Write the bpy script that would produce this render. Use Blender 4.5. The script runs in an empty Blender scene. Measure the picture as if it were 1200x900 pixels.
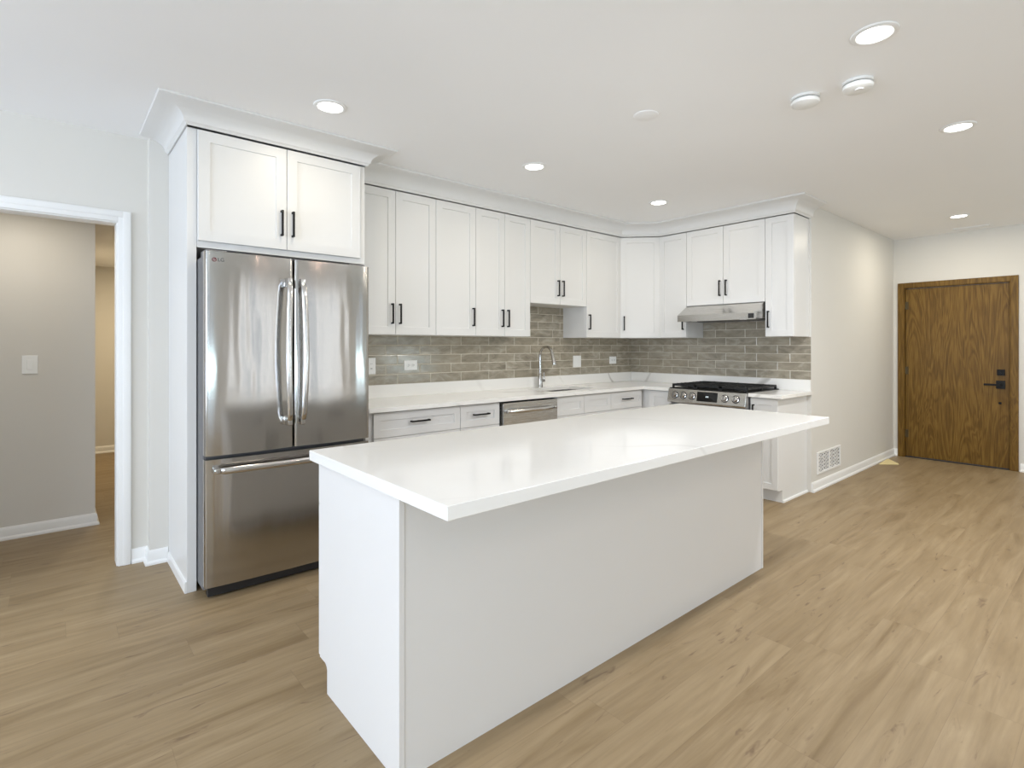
import bpy, bmesh, math, random
from mathutils import Vector, Matrix
C = bpy.context.scene.collection
SC = bpy.context.scene
R = math.radians
random.seed(7)

# ---------------------------------------------------------------- camera
cam = bpy.data.cameras.new('camera')
cam.sensor_fit = 'HORIZONTAL'; cam.sensor_width = 36
cam.lens = 628.2 * 36 / 1200
cam.shift_y = -45.3 / 1200
cam.clip_start = 0.05
co = bpy.data.objects.new('camera', cam); C.objects.link(co)
co.location = (-5.201, -3.895, 1.328)
co.rotation_euler = (R(90), 0, R(49.336 - 90))
SC.camera = co

# ---------------------------------------------------------------- world, light, exposure
W = bpy.data.worlds.new('world'); SC.world = W; W.use_nodes = True
bg = W.node_tree.nodes['Background']
bg.inputs[0].default_value = (0.78, 0.88, 1.0, 1); bg.inputs[1].default_value = 1.0
SC.view_settings.view_transform = 'Standard'; SC.view_settings.look = 'None'
SC.view_settings.exposure = 0.13; SC.view_settings.gamma = 1.0
SC.view_settings.use_curve_mapping = False
SC.cycles.use_denoising = True
SC.cycles.max_bounces = 10; SC.cycles.diffuse_bounces = 6; SC.cycles.glossy_bounces = 4
SC.cycles.sample_clamp_indirect = 4.0

def area(name, loc, rot, sx, sy, power, col, shape='RECTANGLE'):
    l = bpy.data.lights.new(name, 'AREA'); l.shape = shape
    l.size = sx
    if shape in ('RECTANGLE', 'ELLIPSE'): l.size_y = sy
    l.energy = power; l.color = col
    o = bpy.data.objects.new(name, l); C.objects.link(o)
    o.location = loc; o.rotation_euler = rot
    return o
# daylight entering by the windows of the left wall (facing +X); strips added at the rear wall (facing +Y)
P_LEFA, C_LEFA = 68, (0.8, 0.905, 1)
P_LEFB, C_LEFB = 66, (0.82, 0.91, 1)
P_ROW, C_ROW = 3.4, (1, 0.88, 0.68)
P_OPA, C_OPA = 23.5, (0.98, 0.99, 1)
P_OPB, C_OPB = 10, (1, 0.92, 0.76)
P_OPC, C_OPC = 22, (0.95, 0.97, 1)
P_BKA, C_BKA = 10, (1, 0.86, 0.8)
P_BKB, C_BKB = 4, (1, 0.7, 0.55)
P_BKC, C_BKC = 17, (1, 0.86, 0.7)
P_UPL, C_UPL = 22, (0.3, 0.5, 1)
P_UPR, C_UPR = 16, (0.66, 0.9, 1)
P_REAR, C_REAR = 2.6, (1, 0.97, 0.9)
P_HALL, P_HALL2 = 4.2, 17.0
area('window_or_added_light', (-8.93, -1.75, 1.45), (0, R(-90), 0), 1.7, 2.0, P_LEFA, C_LEFA)
area('window_or_added_light', (-8.93, -4.45, 1.45), (0, R(-90), 0), 1.7, 2.0, P_LEFB, C_LEFB)
# added upward lights at the left windows, to brighten the ceiling
for wy in (-1.75, -4.45):
    area('upward_fill_light', (-8.85, wy, .95), (0, R(-90 - 55), 0), .5, 1.9, P_UPL, C_UPL)
for wx, ww in ((-3.40, .12), (-2.55, .16), (-1.95, .09), (-1.42, .14)):   # added light strips that give bright bands in the refrigerator doors
    area('window_or_added_light', (wx, -6.43, 1.2), (R(90), 0, 0), ww, 2.2, P_REAR, C_REAR)
for wx in (-6.9, -5.6, 0.6):  # same upward ceiling fill, added along the rear wall
    area('upward_fill_light', (wx, -6.35, .95), (R(90 + 55), 0, 0), 1.0, .5, P_UPR, C_UPR)
# added fill lights without fixtures, behind the camera and in the back hall
for lx, ly, p_, c_ in ((-6.6, -2.6, P_BKA, C_BKA), (-5.6, -4.9, P_BKB, C_BKB), (-2.8, -5.2, P_BKB, C_BKB), (0.4, -4.6, P_BKC, C_BKC)):
    area('unseen_fill_light', (lx, ly, 2.585), (0, 0, 0), 0.15, 0.15, p_, c_, 'DISK')
area('unseen_fill_light', (-5.4, 0.65, 2.27), (0, 0, 0), 0.2, 0.2, P_HALL, (1.0, 0.92, 0.80), 'DISK')  # added hall fill, no fixture modelled
area('unseen_fill_light', (-4.3, 3.2, 2.27), (0, 0, 0), 0.2, 0.2, P_HALL2, (1.0, 0.82, 0.55), 'DISK')

# ---------------------------------------------------------------- materials
def mat(name, col=(.8, .8, .8), rough=.5, metal=0.0, spec=.5, emit=None, estr=0):
    m = bpy.data.materials.new(name); m.use_nodes = True
    b = m.node_tree.nodes['Principled BSDF']
    b.inputs['Base Color'].default_value = (*col, 1); b.inputs['Roughness'].default_value = rough
    b.inputs['Metallic'].default_value = metal; b.inputs['Specular IOR Level'].default_value = spec
    if emit:
        b.inputs['Emission Color'].default_value = (*emit, 1); b.inputs['Emission Strength'].default_value = estr
    return m
class G:
    """small node graph helper"""
    def __init__(s, m):
        s.t = m.node_tree; s.n = s.t.nodes; s.l = s.t.links; s.b = s.n['Principled BSDF']
    def new(s, ty, **k):
        n = s.n.new(ty)
        for a, v in k.items(): setattr(n, a, v)
        return n
    def put(s, inp, v):
        if isinstance(v, bpy.types.NodeSocket): s.l.new(v, inp)
        elif v is not None: inp.default_value = v
    def math(s, op, a, b=None, c=None):
        n = s.new('ShaderNodeMath', operation=op)
        for i, v in enumerate((a, b, c)):
            if v is not None: s.put(n.inputs[i], v)
        return n.outputs[0]
    def xyz(s):
        g = s.new('ShaderNodeNewGeometry'); x = s.new('ShaderNodeSeparateXYZ'); s.l.new(g.outputs['Position'], x.inputs[0])
        return x.outputs
    def comb(s, x, y, z):
        n = s.new('ShaderNodeCombineXYZ'); s.put(n.inputs[0], x); s.put(n.inputs[1], y); s.put(n.inputs[2], z)
        return n.outputs[0]
    def noise(s, v, scale, detail=3, rough=.5, dist=0):
        n = s.new('ShaderNodeTexNoise'); s.put(n.inputs['Vector'], v)
        n.inputs['Scale'].default_value = scale; n.inputs['Detail'].default_value = detail
        n.inputs['Roughness'].default_value = rough; n.inputs['Distortion'].default_value = dist
        return n.outputs['Fac']
    def white(s, v):
        n = s.new('ShaderNodeTexWhiteNoise', noise_dimensions='3D'); s.put(n.inputs['Vector'], v); return n.outputs['Value']
    def ramp(s, f, stops):
        n = s.new('ShaderNodeValToRGB'); s.put(n.inputs[0], f); e = n.color_ramp.elements
        while len(e) < len(stops): e.new(.5)
        for i, (p, c) in enumerate(stops): e[i].position = p; e[i].color = (*c, 1)
        return n.outputs[0]
    def mix(s, f, a, b, mode='MIX'):
        n = s.new('ShaderNodeMix', data_type='RGBA', blend_type=mode); s.put(n.inputs[0], f)
        for i, v in ((6, a), (7, b)):
            if isinstance(v, tuple): v = (*v, 1)
            s.put(n.inputs[i], v)
        return n.outputs[2]
    def bump(s, h, strength=.2, dist=.01):
        n = s.new('ShaderNodeBump'); s.put(n.inputs['Height'], h)
        n.inputs['Strength'].default_value = strength; n.inputs['Distance'].default_value = dist
        s.l.new(n.outputs[0], s.b.inputs['Normal'])

def wall_mat(name, col, rough=.6):
    m = mat(name, col, rough, spec=.3); g = G(m); p = g.new('ShaderNodeNewGeometry').outputs['Position']
    f = g.noise(p, 1.3, 2); g.put(g.b.inputs['Base Color'], g.mix(f, tuple(c * .98 for c in col), tuple(min(1, c * 1.02) for c in col)))
    g.bump(g.noise(p, 260, 2), .04, .002)
    return m
WALL = wall_mat('wall_paint', (.71, .69, .645))
CEIL = wall_mat('ceiling_paint', (.92, .92, .92), .75)
TRIM = mat('trim_paint', (.86, .86, .85), .35)
CAB = wall_mat('cabinet_paint', (.76, .755, .74), .34)
PANELW = wall_mat('island_paint', (.74, .73, .715), .36)
BLACK = mat('black_metal', (.006, .006, .006), .5, 0, .25)
PLASTIC = mat('white_plastic', (.85, .85, .83), .3)
DARK = mat('dark_plastic', (.02, .02, .022), .4)
GASKET = mat('grey_gasket', (.12, .12, .125), .5)
IRON = mat('cast_iron', (.014, .014, .015), .55, .2)
COOKBLK = mat('black_enamel', (.008, .008, .008), .4, 0, .3)
GLASSBLK = mat('black_glass', (.006, .006, .007), .06)
CHROME = mat('brushed_nickel', (.50, .48, .45), .16, 1.0)
LENS = mat('lit_lens', (1, 1, 1), .5, emit=(1, .97, .92), estr=7)
DISPLAY = mat('lit_digits', (.8, .9, 1), .5, emit=(.8, .92, 1), estr=1.2)
GROUT_D = mat('slot_black', (.01, .01, .01), .6)
PALEYELLOW = mat('pale_yellow', (.80, .68, .36), .6)
BRASS = mat('hinge_brass', (.10, .075, .04), .4, .9)

def floor_mat():
    m = mat('oak_plank', rough=.42, spec=.35); g = G(m); x, y, z = g.xyz()
    PW, PL = .182, 1.22
    row = g.math('FLOOR', g.math('DIVIDE', y, PW))
    off = g.math('MULTIPLY', g.white(g.comb(row, 3.3, 0)), PL)
    xs = g.math('ADD', x, off)
    cid = g.math('FLOOR', g.math('DIVIDE', xs, PL))
    rnd = g.white(g.comb(row, cid, 1.7))
    lx = g.math('FRACT', g.math('DIVIDE', xs, PL)); ly = g.math('FRACT', g.math('DIVIDE', y, PW))
    shift = g.math('MULTIPLY', rnd, 37.0)
    v1 = g.comb(g.math('MULTIPLY', xs, 1.1), g.math('MULTIPLY', y, 9.5), shift)
    v2 = g.comb(g.math('MULTIPLY', xs, 3.0), g.math('MULTIPLY', y, 62.0), shift)
    big = g.noise(v1, 1.0, 4, .55, 1.2); fine = g.noise(v2, 1.0, 3, .6)
    kn = g.noise(g.comb(g.math('MULTIPLY', xs, 2.6), g.math('MULTIPLY', y, 13), shift), 1.5, 3, .6, 1.2)
    c = g.ramp(big, [(.26, (.195, .132, .064)), (.42, (.278, .200, .109)), (.58, (.330, .244, .141)), (.78, (.392, .298, .180))])
    c = g.mix(g.ramp(fine, [(.33, (.42, .42, .42)), (.60, (0, 0, 0))]), c, (.20, .138, .075))
    c = g.mix(g.math('MULTIPLY', rnd, .22), c, (.37, .28, .166))
    kns = g.ramp(kn, [(.63, (0, 0, 0)), (.74, (.75, .75, .75))])
    c = g.mix(kns, c, (.15, .095, .055))
    ex = g.math('LESS_THAN', g.math('MINIMUM', lx, g.math('SUBTRACT', 1, lx)), .0012)
    ey = g.math('LESS_THAN', g.math('MINIMUM', ly, g.math('SUBTRACT', 1, ly)), .008)
    seam = g.math('MAXIMUM', ex, ey)
    c = g.mix(g.math('MULTIPLY', seam, .20), c, (.14, .09, .055))
    g.put(g.b.inputs['Base Color'], c)
    g.put(g.b.inputs['Roughness'], g.math('ADD', .36, g.math('MULTIPLY', fine, .18)))
    g.bump(g.math('SUBTRACT', fine, g.math('MULTIPLY', seam, 1.0)), .08, .002)
    return m
FLOOR = floor_mat()

def tile_mat(name, axis, phase, off):
    m = mat(name, rough=.16, spec=.5); g = G(m); xyz = g.xyz(); u = xyz[axis]; z = xyz[2]
    TL, TH, Z0 = .312, .078, 1.016
    zr = g.math('DIVIDE', g.math('SUBTRACT', z, Z0), TH)
    row = g.math('FLOOR', zr)
    par = g.math('FLOORED_MODULO', row, 2.0)
    us = g.math('DIVIDE', g.math('ADD', g.math('SUBTRACT', u, phase), g.math('MULTIPLY', par, off)), TL)
    cid = g.math('FLOOR', us); lx = g.math('FRACT', us); lz = g.math('FRACT', zr)
    rnd = g.white(g.comb(row, cid, 5.1))
    p = g.comb(g.math('MULTIPLY', us, .9), g.math('MULTIPLY', zr, .55), g.math('MULTIPLY', rnd, 61))
    cl = g.noise(p, 2.2, 5, .62, .8)
    c = g.ramp(cl, [(.28, (.20, .176, .134)), (.5, (.335, .298, .232)), (.74, (.52, .475, .39))])
    c = g.mix(g.math('MULTIPLY', rnd, .5), c, (.33, .287, .212))
    dx = g.math('MULTIPLY', g.math('MINIMUM', lx, g.math('SUBTRACT', 1, lx)), TL)
    dz = g.math('MULTIPLY', g.math('MINIMUM', lz, g.math('SUBTRACT', 1, lz)), TH)
    d = g.math('MINIMUM', dx, dz)
    gr = g.math('LESS_THAN', d, .0019)
    c = g.mix(gr, c, (.74, .69, .58))
    g.put(g.b.inputs['Base Color'], c)
    g.put(g.b.inputs['Roughness'], g.math('ADD', .15, g.math('MULTIPLY', gr, .6)))
    h = g.math('ADD', g.math('MINIMUM', g.math('MULTIPLY', d, 160), 1.0), g.math('MULTIPLY', cl, .35))
    g.bump(h, .35, .004)
    return m
TILE_S = tile_mat('glazed_tile', 0, -3.08, .105)
TILE_R = tile_mat('glazed_tile_return', 1, -.559, .198)

def quartz_mat(name, col, vein, amt, rough=.12):
    m = mat(name, col, rough, spec=.5); g = G(m); p = g.new('ShaderNodeNewGeometry').outputs['Position']
    w = g.new('ShaderNodeTexWave', wave_type='BANDS', bands_direction='DIAGONAL'); g.put(w.inputs['Vector'], p)
    w.inputs['Scale'].default_value = .55; w.inputs['Distortion'].default_value = 9; w.inputs['Detail'].default_value = 3
    w.inputs['Detail Scale'].default_value = .9
    v = g.ramp(w.outputs['Fac'], [(.994, (0, 0, 0)), (.9995, (1, 1, 1))])
    br = g.ramp(g.noise(p, 2.1, 3), [(.42, (0, 0, 0)), (.62, (1, 1, 1))])
    f = g.math('MULTIPLY', g.math('MULTIPLY', v, br), amt)
    cl = g.noise(p, 3, 4)
    base = g.mix(cl, tuple(c * .975 for c in col), col)
    g.put(g.b.inputs['Base Color'], g.mix(f, base, vein))
    return m
QUARTZ = quartz_mat('white_quartz', (.90, .885, .85), (.42, .39, .35), .75)
QISL = quartz_mat('island_quartz', (.87, .865, .845), (.66, .65, .63), .35, .10)

def steel_mat(name, col, rough, vertical=True):
    m = mat(name, col, rough, 1.0); g = G(m); x, y, z = g.xyz()
    if vertical:
        v = g.comb(g.math('MULTIPLY', x, 900), g.math('MULTIPLY', y, 900), g.math('MULTIPLY', z, 6))
        wv = g.comb(g.math('MULTIPLY', x, 7.0), g.math('MULTIPLY', y, 7.0), g.math('MULTIPLY', z, .9))
    else:
        v = g.comb(g.math('MULTIPLY', x, 6), g.math('MULTIPLY', y, 6), g.math('MULTIPLY', z, 900))
        wv = g.comb(x, y, g.math('MULTIPLY', z, 4))
    br = g.noise(v, 1, 2); wob = g.noise(wv, 1, 2, .4)
    g.put(g.b.inputs['Roughness'], g.math('ADD', rough - .02, g.math('MULTIPLY', br, .04)))
    b1 = g.new('ShaderNodeBump'); g.put(b1.inputs['Height'], br); b1.inputs['Strength'].default_value = .05 if vertical else .01; b1.inputs['Distance'].default_value = .001
    b2 = g.new('ShaderNodeBump'); g.put(b2.inputs['Height'], wob); b2.inputs['Strength'].default_value = .45 if vertical else .08; b2.inputs['Distance'].default_value = .02
    g.l.new(b1.outputs[0], b2.inputs['Normal']); g.l.new(b2.outputs[0], g.b.inputs['Normal'])
    return m
STEEL = steel_mat('brushed_steel', (.47, .452, .43), .15)
STEEL_H = steel_mat('brushed_steel_band', (.60, .585, .56), .27, False)
POLISH = mat('polished_steel', (.66, .65, .64), .16, 1.0)
CASEGREY = mat('appliance_case', (.20, .20, .205), .45, .4)

def doorwood_mat():
    m = mat('stained_oak', rough=.42, spec=.25); g = G(m); x, y, z = g.xyz()
    v = g.comb(g.math('MULTIPLY', x, 6), g.math('MULTIPLY', y, 4.2), g.math('MULTIPLY', z, .6))
    fig = g.noise(v, 1.0, 3, .5, 1.5)
    rings = g.math('ADD', .5, g.math('MULTIPLY', g.math('SINE', g.math('MULTIPLY', fig, 75.0)), .5))
    fine = g.noise(g.comb(g.math('MULTIPLY', x, 120), g.math('MULTIPLY', y, 120), g.math('MULTIPLY', z, 5)), 1, 3, .6)
    f = g.math('ADD', g.math('MULTIPLY', rings, .22), g.math('MULTIPLY', fine, .78))
    c = g.ramp(f, [(.25, (.088, .043, .005)), (.5, (.155, .082, .012)), (.75, (.23, .132, .026))])
    g.put(g.b.inputs['Base Color'], c); g.bump(fine, .08, .001)
    return m
OAK = doorwood_mat()

# ---------------------------------------------------------------- mesh helpers
class MB:
    def __init__(s): s.bm = bmesh.new()
    def _merge(s, t, M=None):
        if M is not None: bmesh.ops.transform(t, matrix=M, verts=t.verts)
        me = bpy.data.meshes.new('t'); t.to_mesh(me); t.free(); s.bm.from_mesh(me); bpy.data.meshes.remove(me)
    def box(s, x0, x1, y0, y1, z0, z1, bev=0.0, seg=2, M=None):
        t = bmesh.new(); bmesh.ops.create_cube(t, size=1)
        for v in t.verts:
            v.co = Vector(((x0 + x1) / 2 + v.co.x * (x1 - x0), (y0 + y1) / 2 + v.co.y * (y1 - y0), (z0 + z1) / 2 + v.co.z * (z1 - z0)))
        if bev > 0: bmesh.ops.bevel(t, geom=t.edges[:], offset=bev, segments=seg, affect='EDGES', profile=.5)
        s._merge(t, M); return s
    def prism(s, poly, axis, a, b, bev=0.0, seg=2):
        """poly: 2D points in the two other axes (in order), extruded along axis from a to b"""
        t = bmesh.new()
        def P(p, q):
            c = list(p); c.insert('xyz'.index(axis), q); return c
        va = [t.verts.new(P(p, a)) for p in poly]; vb = [t.verts.new(P(p, b)) for p in poly]; n = len(poly)
        t.faces.new(va); t.faces.new(vb[::-1])
        for i in range(n): t.faces.new((va[i], vb[i], vb[(i + 1) % n], va[(i + 1) % n]))
        bmesh.ops.recalc_face_normals(t, faces=t.faces[:])
        if bev > 0: bmesh.ops.bevel(t, geom=t.edges[:], offset=bev, segments=seg, affect='EDGES', profile=.5)
        s._merge(t); return s
    def lathe(s, prof, loc=(0, 0, 0), axis=(0, 0, 1), seg=32):
        """prof: (radius, height) pairs; closed at both ends when radius 0 is missing"""
        t = bmesh.new(); rings = []
        for r, h in prof:
            if r < 1e-6: rings.append([t.verts.new((0, 0, h))])
            else: rings.append([t.verts.new((r * math.cos(2 * math.pi * i / seg), r * math.sin(2 * math.pi * i / seg), h)) for i in range(seg)])
        for A, B in zip(rings, rings[1:]):
            for i in range(seg):
                j = (i + 1) % seg
                if len(A) == 1 and len(B) == 1: continue
                if len(A) == 1: t.faces.new((A[0], B[i], B[j]))
                elif len(B) == 1: t.faces.new((A[i], B[0], A[j]))
                else: t.faces.new((A[i], B[i], B[j], A[j]))
        if len(rings[0]) > 1: t.faces.new(rings[0])
        if len(rings[-1]) > 1: t.faces.new(rings[-1][::-1])
        bmesh.ops.recalc_face_normals(t, faces=t.faces[:])
        q = Vector((0, 0, 1)).rotation_difference(Vector(axis).normalized())
        s._merge(t, Matrix.Translation(loc) @ q.to_matrix().to_4x4()); return s
    def cyl(s, p0, p1, r, seg=24, r2=None):
        p0, p1 = Vector(p0), Vector(p1); d = p1 - p0
        return s.lathe([(r, 0), (r if r2 is None else r2, d.length)], p0, d, seg)
    def tube(s, pts, rad, seg=12, flat=1.0, up=(0, 0, 1)):
        """swept tube; rad a number or a list; flat squashes the section along the binormal"""
        t = bmesh.new(); pts = [Vector(p) for p in pts]; n = len(pts); rings = []; prev = None
        rads = rad if isinstance(rad, (list, tuple)) else [rad] * n
        for i, p in enumerate(pts):
            tg = (pts[min(i + 1, n - 1)] - pts[max(i - 1, 0)]).normalized()
            a = prev if prev is not None else Vector(up)
            a = (a - tg * a.dot(tg))
            if a.length < 1e-4: a = Vector((1, 0, 0)) - tg * tg.x
            a.normalize(); b = tg.cross(a); prev = a
            rings.append([t.verts.new(p + a * (rads[i] * math.cos(2 * math.pi * k / seg)) + b * (flat * rads[i] * math.sin(2 * math.pi * k / seg))) for k in range(seg)])
        for A, B in zip(rings, rings[1:]):
            for i in range(seg): t.faces.new((A[i], A[(i + 1) % seg], B[(i + 1) % seg], B[i]))
        t.faces.new(rings[0][::-1]); t.faces.new(rings[-1])
        bmesh.ops.recalc_face_normals(t, faces=t.faces[:])
        s._merge(t); return s
    def sweep(s, path, prof, side=1):
        """moulding: 2D path in plan, prof (offset, z) closed polygon, offset to the given side, mitred"""
        t = bmesh.new(); P = [Vector((p[0], p[1])) for p in path]; n = len(P); rings = []
        for i in range(n):
            ns = []
            if i > 0: d = (P[i] - P[i - 1]).normalized(); ns.append(Vector((d.y, -d.x)) * side)
            if i < n - 1: d = (P[i + 1] - P[i]).normalized(); ns.append(Vector((d.y, -d.x)) * side)
            m = sum(ns, Vector((0, 0))); m.normalize(); m = m / max(.2, m.dot(ns[0]))
            rings.append([t.verts.new((P[i].x + m.x * o, P[i].y + m.y * o, z)) for o, z in prof])
        k = len(prof)
        for A, B in zip(rings, rings[1:]):
            for i in range(k): t.faces.new((A[i], B[i], B[(i + 1) % k], A[(i + 1) % k]))
        t.faces.new(rings[0]); t.faces.new(rings[-1][::-1])
        bmesh.ops.recalc_face_normals(t, faces=t.faces[:])
        s._merge(t); return s
    def shaker(s, x0, x1, yf, t_, z0, z1, rail=.058, rec=.008):
        """door/drawer front in the XZ plane, front at y=yf facing -Y, thickness t_"""
        t = bmesh.new(); yb = yf + t_; b = .0016
        def ring(i, y): return [t.verts.new(p) for p in ((x0 + i, y, z0 + i), (x1 - i, y, z0 + i), (x1 - i, y, z1 - i), (x0 + i, y, z1 - i))]
        rs = [ring(0, yb), ring(0, yf + b), ring(b, yf), ring(rail, yf), ring(rail + .0015, yf + rec), ]
        t.faces.new(rs[0])
        for A, B in zip(rs, rs[1:]):
            for i in range(4): t.faces.new((A[i], A[(i + 1) % 4], B[(i + 1) % 4], B[i]))
        t.faces.new(rs[-1])
        bmesh.ops.recalc_face_normals(t, faces=t.faces[:])
        s._merge(t); return s

def obj(name, mb, m, parent=None, smooth=None, loc=None):
    me = bpy.data.meshes.new(name); mb.bm.to_mesh(me); mb.bm.free()
    me.materials.append(m)
    if smooth:
        for p in me.polygons: p.use_smooth = True
        me.set_sharp_from_angle(angle=R(smooth))
    o = bpy.data.objects.new(name, me); C.objects.link(o)
    if parent is not None: o.parent = parent
    if loc is not None: o.location = loc
    return o
def tag(o, label, cat, group=None):
    o['label'] = label; o['category'] = cat
    if group: o['group'] = group
    return o
def thing(name, label, cat, loc=(0, 0, 0), rotz=0.0, group=None):
    o = bpy.data.objects.new(name, None); o.empty_display_size = .1; C.objects.link(o)
    o.location = loc; o.rotation_euler = (0, 0, rotz)
    return tag(o, label, cat, group)
def struct(name, mb, m, parent=None, smooth=None):
    o = obj(name, mb, m, parent, smooth)
    if parent is None: o['kind'] = 'structure'
    return o

# ---------------------------------------------------------------- the setting
CZ = 2.60
XW, YR, XE, YB = -9.0, -6.5, 2.525, -1.985      # left wall, rear wall, entry wall, beige side wall
struct('floor', MB().box(XW - .12, XE + .12, YR - .12, 4.6, -.1, 0), FLOOR)
struct('ceiling', MB().box(XW - .12, XE + .12, YR - .12, .22, CZ, CZ + .1), CEIL)
DX0, DX1, DH, DY = -5.80, -4.905, 2.065, .10    # doorway to the hall
b = MB()
b.box(-4.75, .12, 0, .22, 0, CZ)
b.box(DX1 + .018, -4.75, DY, .22, 0, CZ)
b.box(DX0 - .018, DX1 + .018, DY, .22, DH + .018, CZ)
b.box(XW - .12, DX0 - .018, DY, .22, 0, CZ)
struct('wall_back', b, WALL)
b = MB(); b.box(0, .12, YB, 0, 0, CZ); struct('wall_right', b, WALL)
b = MB(); b.box(.12, XE + .12, YB, YB + .12, 0, CZ); struct('wall_side', b, WALL)
DO0, DO1, DOH = -3.033, -2.083, 2.015            # entry door opening (Y range, height)
b = MB()
b.box(XE, XE + .12, DO1, YB, 0, CZ); b.box(XE, XE + .12, DO0, DO1, DOH, CZ); b.box(XE, XE + .12, YR, DO0, 0, CZ)
struct('wall_entry', b, WALL)
def wall_with_windows(name, fixed0, fixed1, a0, a1, wins, axis):
    b = MB(); zs = (.55, 2.35) if axis == 'y' else (.06, 2.35)
    def put(u0, u1, z0, z1):
        if axis == 'y': b.box(fixed0, fixed1, u0, u1, z0, z1)
        else: b.box(u0, u1, fixed0, fixed1, z0, z1)
    e = a0
    for w0, w1 in wins:
        put(e, w0, 0, CZ); put(w0, w1, 0, zs[0]); put(w0, w1, zs[1], CZ); e = w1
    put(e, a1, 0, CZ)
    struct(name, b, WALL)
    return zs
GLASS = mat('window_glass', (1, 1, 1), .02)
gg = G(GLASS); tr = gg.new('ShaderNodeBsdfTransparent'); gl = gg.new('ShaderNodeBsdfGlossy'); gl.inputs[1].default_value = .02
mx = gg.new('ShaderNodeMixShader'); mx.inputs[0].default_value = .06
gg.l.new(tr.outputs[0], mx.inputs[1]); gg.l.new(gl.outputs[0], mx.inputs[2])
gg.l.new(mx.outputs[0], gg.n['Material Output'].inputs[0])
wins_l = [(-5.5, -3.4), (-2.8, -.7)]
wins_r = [(-7.5, -5.0), (-3.65, -1.15), (0.0, 1.3)]
zl = wall_with_windows('wall_left', XW - .12, XW, YR - .12, DY, wins_l, 'y')
zr = wall_with_windows('wall_rear', YR - .12, YR, XW, XE + .12, wins_r, 'x')
k = 1
for wins, zs, ax in ((wins_l, zl, 'y'), (wins_r, zr, 'x')):
    for w0, w1 in wins:
        b = MB(); p = MB(); F = .05; mid = (w0 + w1) / 2
        f0 = XW - .10 if ax == 'y' else YR - .10; f1 = f0 + .05
        def put(mb, u0, u1, z0, z1, e0=f0, e1=f1):
            if ax == 'y': mb.box(e0, e1, u0, u1, z0, z1)
            else: mb.box(u0, u1, e0, e1, z0, z1)
        put(b, w0, w0 + F, *zs); put(b, w1 - F, w1, *zs); put(b, w0 + F, w1 - F, zs[0], zs[0] + F); put(b, w0 + F, w1 - F, zs[1] - F, zs[1])
        put(b, mid - .025, mid + .025, zs[0] + F, zs[1] - F)
        wo = struct('window_%d' % k, b, TRIM); k += 1
        put(p, w0 + F, mid - .025, zs[0] + F, zs[1] - F, f0 + .02, f0 + .026); put(p, mid + .025, w1 - F, zs[0] + F, zs[1] - F, f0 + .02, f0 + .026)
        obj('pane', p, GLASS, wo)
# hall beyond the doorway
HW = 1.14
struct('wall_hall', MB().box(-7.0, -4.955, HW, 4.41, 0, 2.30), WALL)
struct('wall_hall_end', MB().box(-7.0, -3.4, 4.41, 4.53, 0, 2.30), WALL)
struct('wall_hall_right', MB().box(-3.4, -3.28, .22, 4.53, 0, 2.30), WALL)
struct('wall_hall_left', MB().box(-7.12, -7.0, .22, 4.53, 0, 2.30), WALL)
struct('ceiling_hall', MB().box(-7.12, -3.28, .22, 4.53, 2.30, 2.38), CEIL)

BASE = [(0, 0), (.024, 0), (.024, .012), (.019, .02), (.013, .024), (.013, .066), (.010, .076), (.005, .084), (0, .086)]
def baseboard(name, path, side): struct(name, MB().sweep(path, BASE, side), TRIM, smooth=30)
baseboard('baseboard_side', [(.0, YB), (XE, YB), (XE, DO1 + .055)], 1)
baseboard('baseboard_entry', [(XE, DO0 - .07), (XE, YR)], 1)
baseboard('baseboard_back', [(DX1 + .073, DY), (-4.75, DY), (-4.75, 0), (-4.655, 0)], 1)
baseboard('baseboard_back_left', [(XW, DY), (DX0 - .073, DY)], 1)
baseboard('baseboard_hall', [(-7.0, HW), (-4.955, HW), (-4.955, 4.40)], 1)
baseboard('baseboard_hall_end', [(-4.94, 4.41), (-3.4, 4.41)], 1)

# doorway casing
b = MB()
CW, CT = .066, .017
def casing_profile_box(mb, x0, x1, y0, y1, z0, z1): mb.box(x0, x1, y0, y1, z0, z1, .004)
b.box(DX1 + .006, DX1 + .006 + CW, DY - CT, DY, 0, DH + .006 + CW, .004)
b.box(DX1 + .030, DX1 + .006 + CW - .003, DY - CT - .005, DY - CT + .004, 0, DH + .002 + CW, .003)
b.box(DX0 - .006 - CW, DX0 - .006, DY - CT, DY, 0, DH + .006 + CW, .004)
b.box(DX0 - .006, DX1 + .006, DY - CT, DY, DH + .006, DH + .006 + CW, .004)
b.box(DX0 - .04, DX1 + .03, DY - CT - .005, DY - CT + .004, DH + .034, DH + .002 + CW, .003)
b.box(DX1, DX1 + .018, DY - .002, .222, 0, DH, .001)
b.box(DX0 - .018, DX0, DY - .002, .222, 0, DH, .001)
b.box(DX0 - .018, DX1 + .018, DY - .002, .222, DH, DH + .018, .001)
struct('trim_1', b, TRIM, smooth=30)

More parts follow.
